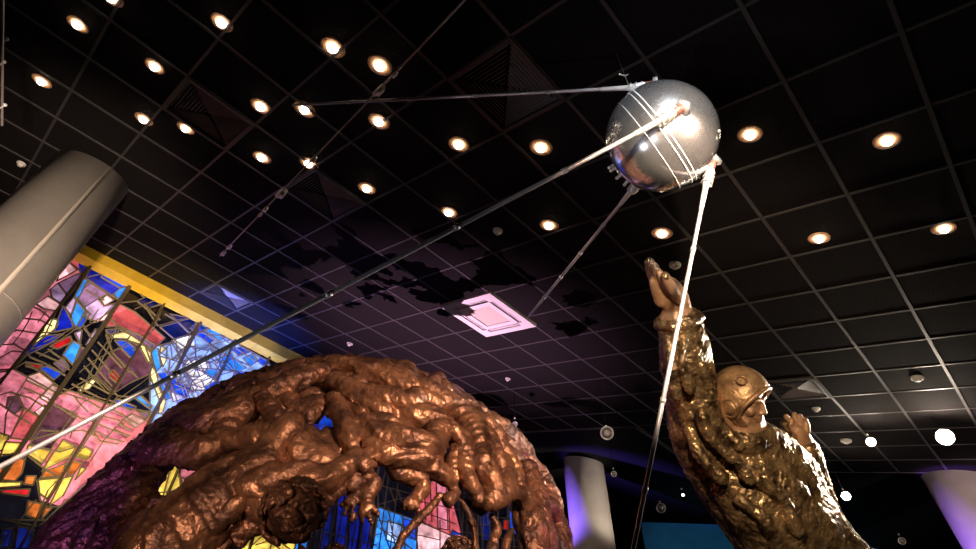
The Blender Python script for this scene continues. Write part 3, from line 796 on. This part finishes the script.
def figure(limbs, m='bronzelight', voxel=.0125, disp=((.14, .035, 'CLOUDS'), (.05, .016, 'CLOUDS')), extra=None, name='human_figure', rough=1.0):
    bm = bmesh.new()
    for P in limbs: limb(bm, P, lump=.12)
    if extra: extra(bm)
    o = mkobj(name, bm, M[m], gl)
    a = rough
    return bake(o, voxel, lambda p: a * (.022 * ridge(flow(p), 4.2) + .016 * ridge(flow(p), 10) + .007 * ridge(flow(p), 21) + .005 * noise.noise(p * 34)), 1)


def fingers(bm, root, tips, r=2.6, k=1.05, fn=GP, bend=4):
    for tx, ty in tips:
        mx, my = (root[0] + tx) / 2, (root[1] + ty) / 2
        dx, dy = tx - root[0], ty - root[1]; L = math.hypot(dx, dy) or 1
        limb(bm, [(root[0] + dx * .15, root[1] + dy * .15, r * 1.25, k), (mx - dy / L * bend * .5, my + dx / L * bend * .5, r, k + .012), (tx, ty, r * .75, k)], fn, 3, 8)


# the man reaching up from lower left
def man_extra(bm):
    fingers(bm, (352, 458), [(372, 448), (376, 456), (374, 464), (370, 470)], 2.4, 1.07)
    fingers(bm, (342, 480), [(352, 470), (362, 474), (364, 482), (358, 490)], 2.2, 1.05)
    for s in (-1, 1): limb(bm, [(262, 470 + s * 10, 5, 1.09), (240, 492 + s * 10, 6, 1.09), (215, 515 + s * 9, 5, 1.08)])
    limb(bm, [(235, 470, 8, 1.09), (222, 490, 9, 1.08), (200, 512, 8, 1.08)])


figure([[(140,590,44,1.0),(180,540,38,1.02),(215,505,34,1.04),(245,480,28,1.05),(262,468,20,1.06)], [(252,474,16,1.07),(266,455,13,1.08),(285,430,11,1.09),(292,424,7,1.09)], [(288,430,9,1.09),(262,436,9,1.07),(228,441,7,1.05)],
        [(286,432,8,1.08),(298,450,13,1.05),(318,462,14,1.04),(338,466,8,1.04)], [(270,452,14,1.03),(290,456,14,1.02),(318,466,12,1.02)], [(250,486,13,1.09),(275,480,12,1.11),(302,478,12,1.11),(330,480,10,1.1),(350,462,8,1.08),(356,455,6,1.07)],
        [(262,500,18,1.05),(280,508,16,1.06)], [(312,505,3.5,1.08),(328,500,3.2,1.07),(340,490,3,1.06),(346,482,3,1.05)], [(100,600,18,1.0),(120,560,16,1.02),(145,530,14,1.03),(175,520,12,1.05)]], extra=man_extra)


def head(px, py, r, k, look, name='head', m='bronze', curls=46, chin=(1, .2)):
    """head with curly hair; look = pixel direction of the crown-to-chin line"""
    c = GP(px, py, k); R = rad_at(c, r); F = (CAM - c).normalized()
    D = (RX * look[0] - RY * look[1]); D = (D - F * D.dot(F)).normalized(); S = D.cross(F)
    bm = bmesh.new()
    ball(bm, c, (R * .80, R, R * .86), 24, (S, D, F))
    ball(bm, c + D * R * .72 + F * R * .5, (R * .34, R * .3, R * .3), 14, (S, D, F))               # chin
    tube(bm, [c + F * R * .85 - D * R * .12, c + F * R * 1.12 + D * R * .26], [R * .10, R * .17], 10)      # nose
    for s in (-1, 1):
        ball(bm, c + S * s * R * .36 + F * R * .72 + D * R * .34, (R * .2, R * .2, R * .16), 12, (S, D, F))   # cheek
        tube(bm, [c + S * s * R * .14 + F * R * .86 - D * R * .20, c + S * s * R * .55 + F * R * .66 - D * R * .14], [R * .11, R * .08], 8)   # brow
        ball(bm, c + S * s * R * .30 + F * R * .76 - D * R * .01, R * .10, 10)
        ball(bm, c + S * s * R * .80 + D * R * .05, (R * .1, R * .22, R * .16), 10, (S, D, F))
    tube(bm, [c + F * R * .86 + D * R * .50 - S * R * .22, c + F * R * .94 + D * R * .49, c + F * R * .86 + D * R * .50 + S * R * .22], [R * .05, R * .085, R * .05], 8)
    tube(bm, [c + F * R * .84 + D * R * .60 - S * R * .16, c + F * R * .90 + D * R * .61, c + F * R * .84 + D * R * .60 + S * R * .16], [R * .05, R * .08, R * .05], 8)
    o = mkobj(name, bm, M[m], gl); remesh(o, R * .045, ((.05, .008, 'CLOUDS'),), 1)
    if curls:
        bm = bmesh.new(); rnd = random.Random(int(px))
        for i in range(curls * 3):
            a = rnd.uniform(0, math.tau); h = rnd.uniform(-1, .75); q = math.sqrt(1 - h * h * .98)
            v = S * math.cos(a) * q + D * (-h) * -1 * 1.0 + F * math.sin(a) * q
            if v.dot(F) > .35 and v.dot(D) > -.45: continue
            v = v.normalized(); p = c + v * R * 1.0
            u, w_ = frame(v); pts = [p + (u * math.cos(t) + w_ * math.sin(t)) * R * .13 + v * R * .05 * t / 3 for t in (0, 1.3, 2.6, 3.9, 5.2)]
            tube(bm, pts, [R * .085] * 5, 7)
        h = mkobj('curly_hair', bm, M[m], o); h.parent = o; remesh(h, R * .05, ((.05, .01, 'CLOUDS'),), 1)
        # both carry world-minus-base coordinates, so the hair needs no offset of its own
    return o


head(294, 512, 30, 1.14, (.35, .95))

# rising body along the left edge
figure([[(52,600,30,1.0),(70,556,32,1.0),(100,515,28,1.0),(135,474,22,1.01),(170,440,17,1.02),(205,421,14,1.02),(250,401,11,1.02),(300,380,9,1.02),(340,370,8,1.0)],
        [(140,455,15,1.03),(165,448,16,1.05),(195,452,13,1.05),(214,446,10,1.05),(224,432,9,1.04),(235,418,10,1.03)], [(150,470,10,1.02),(138,495,13,1.03),(120,525,15,1.03),(105,570,18,1.03)],
        [(185,432,14,1.03),(215,424,14,1.04),(240,412,12,1.04)], [(262,398,7,1.03),(272,412,6,1.05),(282,428,6,1.05)], [(76,560,8,1.06),(108,518,7,1.06),(140,482,6,1.05)], [(60,580,6,1.07),(95,530,6,1.07),(120,500,5,1.06)]], 'bronze')
# reclining figures across the crown
thin = .86
figure([[(285,374,7,1.0),(320,368,10,1.01),(355,372,12,1.02),(392,380,14,1.03),(430,396,14,1.03),(462,414,12,1.02)], [(350,390,9,1.03),(378,398,12,1.05),(404,404,12,1.05),(420,397,9,1.04),(436,402,8,1.04)],
        [(334,384,7,1.04),(352,392,9,1.05),(380,411,9,1.05),(396,414,6,1.04)], [(334,402,7,1.01),(348,405,8,1.02),(365,414,8,1.03)], [(395,372,6,1.03),(404,366,5,1.03),(410,376,6,1.03)], [(432,384,5,1.03),(438,380,5,1.02),(444,390,6,1.02)],
        [(402,418,10,1.03),(425,416,12,1.05),(440,428,11,1.05),(436,444,9,1.05)]])
# figure folded in the middle
thin = .80
def mid_extra(bm):
    fingers(bm, (415, 498), [(404, 508), (410, 511), (418, 510)], 2.0, 1.03)


figure([[(352,436,12,1.03),(375,436,16,1.05),(402,440,19,1.07),(428,446,17,1.07),(436,432,12,1.05)], [(372,448,13,1.05),(398,458,12,1.06),(424,458,12,1.06)], [(396,456,11,1.04),(394,468,9,1.03),(408,476,9,1.02),(421,480,8,1.02),(420,494,6,1.02),(412,500,5,1.02)],
        [(420,462,10,1.04),(440,472,10,1.03),(452,480,8,1.02),(456,492,6,1.01),(448,500,5,1.01)], [(440,430,10,1.06),(438,448,8,1.06),(434,462,6,1.05)], [(352,426,7,1.04),(366,420,7,1.06),(392,424,9,1.07),(410,430,8,1.07)]], extra=mid_extra, rough=.7)
# arm reaching down with a spread hand
def arm_extra(bm):
    limb(bm, [(356, 494, 8, 1.04), (366, 496, 9, 1.04)])
    fingers(bm, (358, 494), [(341, 506), (344, 514), (352, 520)], 2.5, 1.04)
    fingers(bm, (366, 496), [(362, 521), (371, 522), (378, 514)], 2.5, 1.04)
    fingers(bm, (350, 490), [(336, 498)], 2.5, 1.04)


figure([[(338,408,11,1.02),(346,428,12,1.04),(352,450,11,1.04),(358,470,10,1.04),(372,484,9,1.04),(368,494,8,1.04)]], 'bronzelight', extra=arm_extra, rough=.55)
# crouching figures at the right
figure([[(452,412,13,1.02),(470,426,15,1.04),(478,446,15,1.04),(482,466,15,1.05),(492,486,15,1.05)], [(462,440,9,1.05),(464,462,9,1.05),(470,484,10,1.05),(480,496,9,1.04)], [(500,462,12,1.03),(506,480,12,1.05),(496,498,11,1.05),(478,500,9,1.04)], [(505,492,9,1.05),(520,494,8,1.04),(526,505,6,1.03)],
        [(470,412,8,1.04),(490,428,9,1.05),(502,446,8,1.04),(514,466,6,1.03),(520,486,5,1.03)], [(478,420,7,1.06),(492,442,6,1.06),(500,466,5,1.06)], [(446,424,7,1.06),(456,434,6,1.07),(470,452,5,1.07)], [(456,446,4,1.04),(452,462,4,1.04),(456,480,4,1.03)]], 'bronzelight', rough=.75)
figure([[(454,404,9,1.0),(480,416,11,1.0),(505,436,12,1.0),(524,456,12,1.0),(540,482,12,1.0),(552,512,12,1.0),(560,550,13,1.0),(562,600,14,1.0)], [(522,496,12,1.0),(530,520,16,1.01),(534,550,16,1.01),(534,600,16,1.0)], [(548,506,9,1.02),(560,520,7,1.02),(564,536,6,1.02)],
        [(528,470,8,1.02),(536,492,9,1.03),(542,520,9,1.03),(548,560,9,1.03)]], 'bronze')
thin = .62
# thin raised arms and heads at the bottom
figure([[(392,560,5,.98),(402,538,5,.99),(418,520,4.5,1.0),(432,506,4,1.0),(440,496,4,1.0)], [(454,492,4,1.0),(466,508,5,1.0),(474,530,5,1.0),(476,570,6,1.0)], [(466,500,4,1.0),(482,512,4,1.0),(488,500,4,1.0)], [(492,570,10,1.0),(493,545,8,1.0),(497,528,6,1.0),(492,516,4,1.0)], [(505,570,7,1.0),(506,545,6,1.0),(512,530,4,1.0)]], 'bronze', .011, rough=.35)
thin = 1.0
head(458, 553, 15, 1.0, (.2, 1), curls=20)
head(334, 560, 14, 1.0, (-.3, 1), curls=20)
# twisting drapery worked all over the shell
rnd = random.Random(11); bm = bmesh.new(); n_ = 0
while n_ < 110:
    x, y = rnd.uniform(60, 560), rnd.uniform(362, 560)
    a = math.atan2(y - 640, x - 300) + math.pi / 2 + rnd.uniform(-.7, .7)
    P = [(x + math.cos(a) * s + math.sin(a) * 5 * math.sin(s * .25 + x), y + math.sin(a) * s + 3 * math.cos(s * .2), rnd.uniform(2.2, 5.5), .985 + rnd.uniform(0, .03)) for s in (-18, -6, 6, 18)]
    if all(inpoly(q[0], q[1], SIL) and not any(inpoly(q[0], q[1], h) for h in HO) for q in P): limb(bm, P, n=10); n_ += 1
o = mkobj('drapery_folds', bm, M['bronze'], gl); bake(o, .017, lambda p: .02 * ridge(flow(p), 7) + .012 * noise.noise(p * 22), 1)

# ------------------------------------------------------------------ bronze cosmonaut statue
hip = cp(830, 600, 4.7)
st = thing('cosmonaut_statue', (hip.x, hip.y, 0), 'gilded bronze statue of a helmeted cosmonaut reaching one arm up towards the sphere', 'statue')


def SP(px, py, z): return cp(px, py, z)


HC = cp(741, 398, 4.42); HR = .192                       # head centre and radius
Fv = cvec(.64, -.13, -.76).normalized(); Uv = cvec(-.20, .97, .10); Uv = (Uv - Fv * Uv.dot(Fv)).normalized(); Sv = Fv.cross(Uv)
if Sv.dot(CAM - HC) < 0: Sv = -Sv                         # Sv: the ear side that faces the camera


def H(f, u, s): return HC + (Fv * f + Uv * u + Sv * s) * HR


bm = bmesh.new()
L = lambda *P, **k: limb(bm, P, SP, **k)
# torso, leaning from lower right to upper left
L((712,446,36,4.55), (738,470,46,4.6), (768,502,52,4.6), (800,550,52,4.65), (840,610,62,4.7), (868,680,60,4.7))
L((738,440,24,4.5), (762,452,27,4.55), (785,478,32,4.6), (804,517,28,4.65), (826,562,32,4.7))
L((724,470,22,4.42), (752,500,30,4.38), (780,540,34,4.4), (812,600,38,4.45))        # chest towards the viewer
L((712,480,14,4.6), (730,512,14,4.6), (752,545,16,4.6), (780,590,22,4.6))            # coat edge
# raised arm
L((718,456,36,4.55), (704,430,33,4.5), (694,400,27,4.42), (687,370,24,4.36), (683,345,23,4.3), (679,322,20,4.26), sub=5)
ring(bm, cp(678, 320, 4.26), (cp(678, 320, 4.26) - cp(684, 350, 4.3)), .145, .022, 28, 8)
# collar
L((718,428,17,4.46), (728,436,17,4.40), (745,438,17,4.38), (762,436,13,4.42))
L((742,416,20,4.46), (746,440,22,4.5))
L((760,432,8,4.42), (768,438,8,4.44), (772,446,7,4.46))
# far arm, hand lifted beside the chest
L((824,562,26,4.85), (828,532,18,4.95), (820,502,14,5.0), (813,477,12,5.0), (809,459,11,5.0), (806,446,10,5.0))
L((788,462,13,4.8), (800,486,15,4.85), (814,514,16,4.9), (830,548,17,4.9))
# raised hand: palm, four fingers, thumb
L((679,318,14,4.26), (676,306,13.5,4.24), (672,296,14,4.22), (668,289,13,4.21))
L((662,300,8,4.22), (659,290,8,4.2), (656,282,7,4.19)); L((684,306,7,4.2), (681,296,7,4.18), (675,288,6.5,4.17))
for P in (((657,286,5.4,4.26),(651.5,274,4.8,4.27),(648.5,264,4.0,4.29)), ((660,285,5.6,4.21),(654,273,5.0,4.21),(650.5,262,4.2,4.22)), ((664,286,5.4,4.15),(658.5,275,4.8,4.14),(654.5,266,4.0,4.15)), ((668,288,5.0,4.10),(663.5,280,4.4,4.08),(659.5,273,3.8,4.09)),
          ((679,298,6.0,4.10),(673,290,5.8,4.05),(668,282,5.2,4.02),(665,276,4.6,4.01))): L(*P, sub=5, n=12)
# far hand
L((806,446,9,5.0), (801,438,9.5,5.0), (797,431,8.5,5.0))
for P in (((794,430,3.4,5.02),(790,423,3,5.03),(786,416,2.5,5.04)), ((799,427,3.4,5.0),(796,420,3,5.0),(794,414,2.4,5.02)), ((803,428,3.4,4.98),(802,421,3,4.98),(800,416,2.4,5.0)), ((807,431,3.2,4.96),(807,425,2.8,4.96),(806,420,2.3,4.98)), ((793,437,3.4,4.94),(788,431,3,4.92),(785,424,2.4,4.92))): L(*P, sub=4, n=10)
# deep cloth folds on sleeve, shoulder and chest
rnd = random.Random(5)
for P in (((700,330,3.2,4.17),(697,352,3.2,4.17),(704,375,3.2,4.18),(712,398,4.0,4.25)), ((668,340,3.2,4.17),(672,365,4.0,4.14),(676,395,4.0,4.17)), ((685,340,3.2,4.10),(682,362,3.2,4.09),(690,388,4.0,4.12)), ((712,405,4.8,4.26),(722,425,5.6,4.30),(738,445,5.6,4.25)), ((700,415,4.8,4.17),(712,438,5.6,4.18),(732,458,4.8,4.14)),
          ((690,430,4.8,4.25),(700,455,5.6,4.20),(722,478,4.8,4.14)), ((722,448,4.0,4.20),(738,462,4.0,4.14),(750,480,4.0,4.14)), ((770,450,2.4,4.37),(778,475,2.4,4.29),(776,500,2.4,4.25)), ((778,462,3.2,4.46),(800,492,3.2,4.50),(820,530,3.2,4.54),(836,565,3.2,4.54)), ((765,445,3.2,4.45),(790,470,3.2,4.45),(812,505,3.2,4.50)),
          ((740,500,5.6,4.17),(765,520,5.6,4.12),(780,550,5.6,4.14)), ((756,480,4.8,4.18),(782,500,5.6,4.17),(796,530,5.6,4.14)), ((818,480,2.4,4.92),(832,512,2.4,4.87),(846,545,2.4,4.84)), ((808,468,2.4,4.95),(822,500,2.4,4.91),(838,535,2.4,4.84)), ((726,505,3.2,4.54),(745,528,3.2,4.53),(765,560,3.2,4.54))):
    L(*P, n=8)
# neck and face are one with the body
tube(bm, [H(-.15, -.2, 0), H(-.25, -1.2, 0)], [HR * .62, HR * .62], 16)
ball(bm, H(0.035, -.05, 0), (HR * .80, HR * .98, HR * .74), 28, (Fv, Uv, Sv))
ball(bm, H(0.400, -.28, 0), (HR * .45, HR * .58, HR * .52), 20, (Fv, Uv, Sv))
ball(bm, H(0.554, -.86, 0), (HR * .24, HR * .20, HR * .26), 16, (Fv, Uv, Sv))                       # chin
tube(bm, [H(0.496, -.72, .40), H(0.208, -.55, .62)], [HR * .16, HR * .14], 10); tube(bm, [H(0.496, -.72, -.40), H(0.208, -.55, -.62)], [HR * .16, HR * .14], 10)
tube(bm, [H(0.784, .10, 0), H(0.899, -.10, 0), H(0.975, -.30, 0)], [HR * .07, HR * .08, HR * .105], 10)     # nose
ball(bm, H(0.880, -.34, .10), HR * .09, 10); ball(bm, H(0.880, -.34, -.10), HR * .09, 10)
tube(bm, [H(0.746, -.545, .24), H(0.880, -.53, 0), H(0.746, -.545, -.24)], [HR * .04, HR * .06, HR * .04], 10)
tube(bm, [H(0.726, -.65, .20), H(0.851, -.66, 0), H(0.726, -.65, -.20)], [HR * .04, HR * .065, HR * .04], 10)
for s in (-1, 1):
    tube(bm, [H(0.803, .16, s * .10), H(0.765, .21, s * .34), H(0.554, .14, s * .56)], [HR * .075, HR * .085, HR * .06], 10)     # brow
    ball(bm, H(0.669, .01, s * .32), (HR * .11, HR * .075, HR * .13), 12, (Fv, Uv, Sv))
    ball(bm, H(0.573, -.26, s * .42), (HR * .22, HR * .20, HR * .2), 14, (Fv, Uv, Sv))
body = mkobj('body', bm, M['goldbronze'], st)
HAND = (cp(667, 288, 4.2), cp(799, 428, 5.0))


def cloth(p):
    w = min(1, max(0, ((p - HC).length - .26) / .08))
    for h_, r_ in zip(HAND, (.235, .16)): w = min(w, max(0, ((p - h_).length - r_) / .04))
    q = p + Vector((noise.noise(p * 2.5), noise.noise(p * 2.5 + Vector((5, 0, 0))), 0)) * .12
    return w * (.014 * ridge(Vector((q.x * 1.3, q.y, q.z * .8)), 3.4) + .007 * ridge(q, 9) + .0055 * ridge(p, 22) + .004 * noise.noise(p * 45)) + .0015 * noise.noise(p * 40)


bake(body, .0085, cloth, 1)
body.data.materials.append(M['skinbronze'])
for f in body.data.polygons:
    c = f.center + Vector(st['_o'])
    if (c - HC).length < .27 or (c - HAND[0]).length < .235 or (c - HAND[1]).length < .15: f.material_index = 1
# soft flying helmet with open face
bm = bmesh.new(); nu, nv = 48, 30; V = {}
for i in range(nv + 1):
    th = math.pi * i / nv
    for j in range(nu):
        ph = j * math.tau / nu
        f_, u_, s_ = math.sin(th) * math.cos(ph), math.cos(th), math.sin(th) * math.sin(ph)
        V[i, j] = bm.verts.new(H(f_ * 1.16 - .04, u_ * 1.22 + .02, s_ * 1.04))
for i in range(nv):
    for j in range(nu):
        th = math.pi * (i + .5) / nv; ph = (j + .5) * math.tau / nu
        f_, u_, s_ = math.sin(th) * math.cos(ph), math.cos(th), math.sin(th) * math.sin(ph)
        if f_ > 0 and ((u_ + .16) / .68) ** 2 + (s_ / .88) ** 2 < 1: continue
        if u_ < -.86: continue
        vs = [V[i, j], V[i + 1, j], V[i + 1, (j + 1) % nu], V[i, (j + 1) % nu]]
        try: bm.faces.new(vs)
        except Exception: pass
bmesh.ops.delete(bm, geom=[v for v in bm.verts if not v.link_faces], context='VERTS')
bmesh.ops.remove_doubles(bm, verts=bm.verts, dist=.0005)
hel = mkobj('helmet', bm, M['goldhelmet'], st)
so = hel.modifiers.new('thickness', 'SOLIDIFY'); so.thickness = .03; so.offset = -.4
sb = hel.modifiers.new('round', 'SUBSURF'); sb.levels = 1; sb.render_levels = 1
# rolled rim round the face opening
P = []
for k in range(41):
    a = -.42 * math.pi + 1.84 * math.pi * k / 40        # from one side of the chin over the brow to the other
    u_, s_ = -.16 + .68 * math.sin(a), .88 * math.cos(a); f_ = math.sqrt(max(0, 1 - u_ * u_ - s_ * s_))
    P.append(H(f_ * 1.16 - .04, u_ * 1.22 + .02, s_ * 1.04))
bm = bmesh.new(); tube(bm, P, [HR * .085] * len(P), 10); mkobj('helmet_rim', bm, M['goldhelmet'], st)
P2 = [HC + (p + Uv * HR * .15 - Fv * HR * .04 - HC).normalized() * (p - HC).length * 1.01 for p in P[9:32]]
bm = bmesh.new(); tube(bm, P2, [HR * .05] * len(P2), 10); mkobj('visor_band', bm, M['goldhelmet'], st)
for s, nm in ((1, 'ear_cup'), (-1, 'ear_cup')):
    e = H(.10, -.12, s * .90); bm = bmesh.new()
    disc(bm, e, Sv * s, HR * .40, HR * .22, 32, HR * .36); ring(bm, e + Sv * s * HR * .20, Sv * s, HR * .34, HR * .05, 32, 8); ball(bm, e + Sv * s * HR * .20, (HR * .24, HR * .24, HR * .06), 16, (Fv, Uv, Sv * s))
    mkobj(nm, bm, M['goldhelmet'], st)
e = H(.30, .92, .70); nn = (e - HC).normalized(); bm = bmesh.new(); ring(bm, e + nn * HR * .10, nn, HR * .18, HR * .04, 28, 8); mkobj('badge_ring', bm, M['goldhelmet'], st)
bm = bmesh.new(); tube(bm, [H(.30, -.30, 1.0), H(.45, -.70, .80), H(.55, -1.05, .40), H(.52, -1.15, .0)], [HR * .055] * 4, 8); tube(bm, [H(.1, -.5, .95), H(.30, -.85, .72), H(.40, -1.1, .3)], [HR * .07] * 3, 8); mkobj('chin_strap', bm, M['goldhelmet'], st)
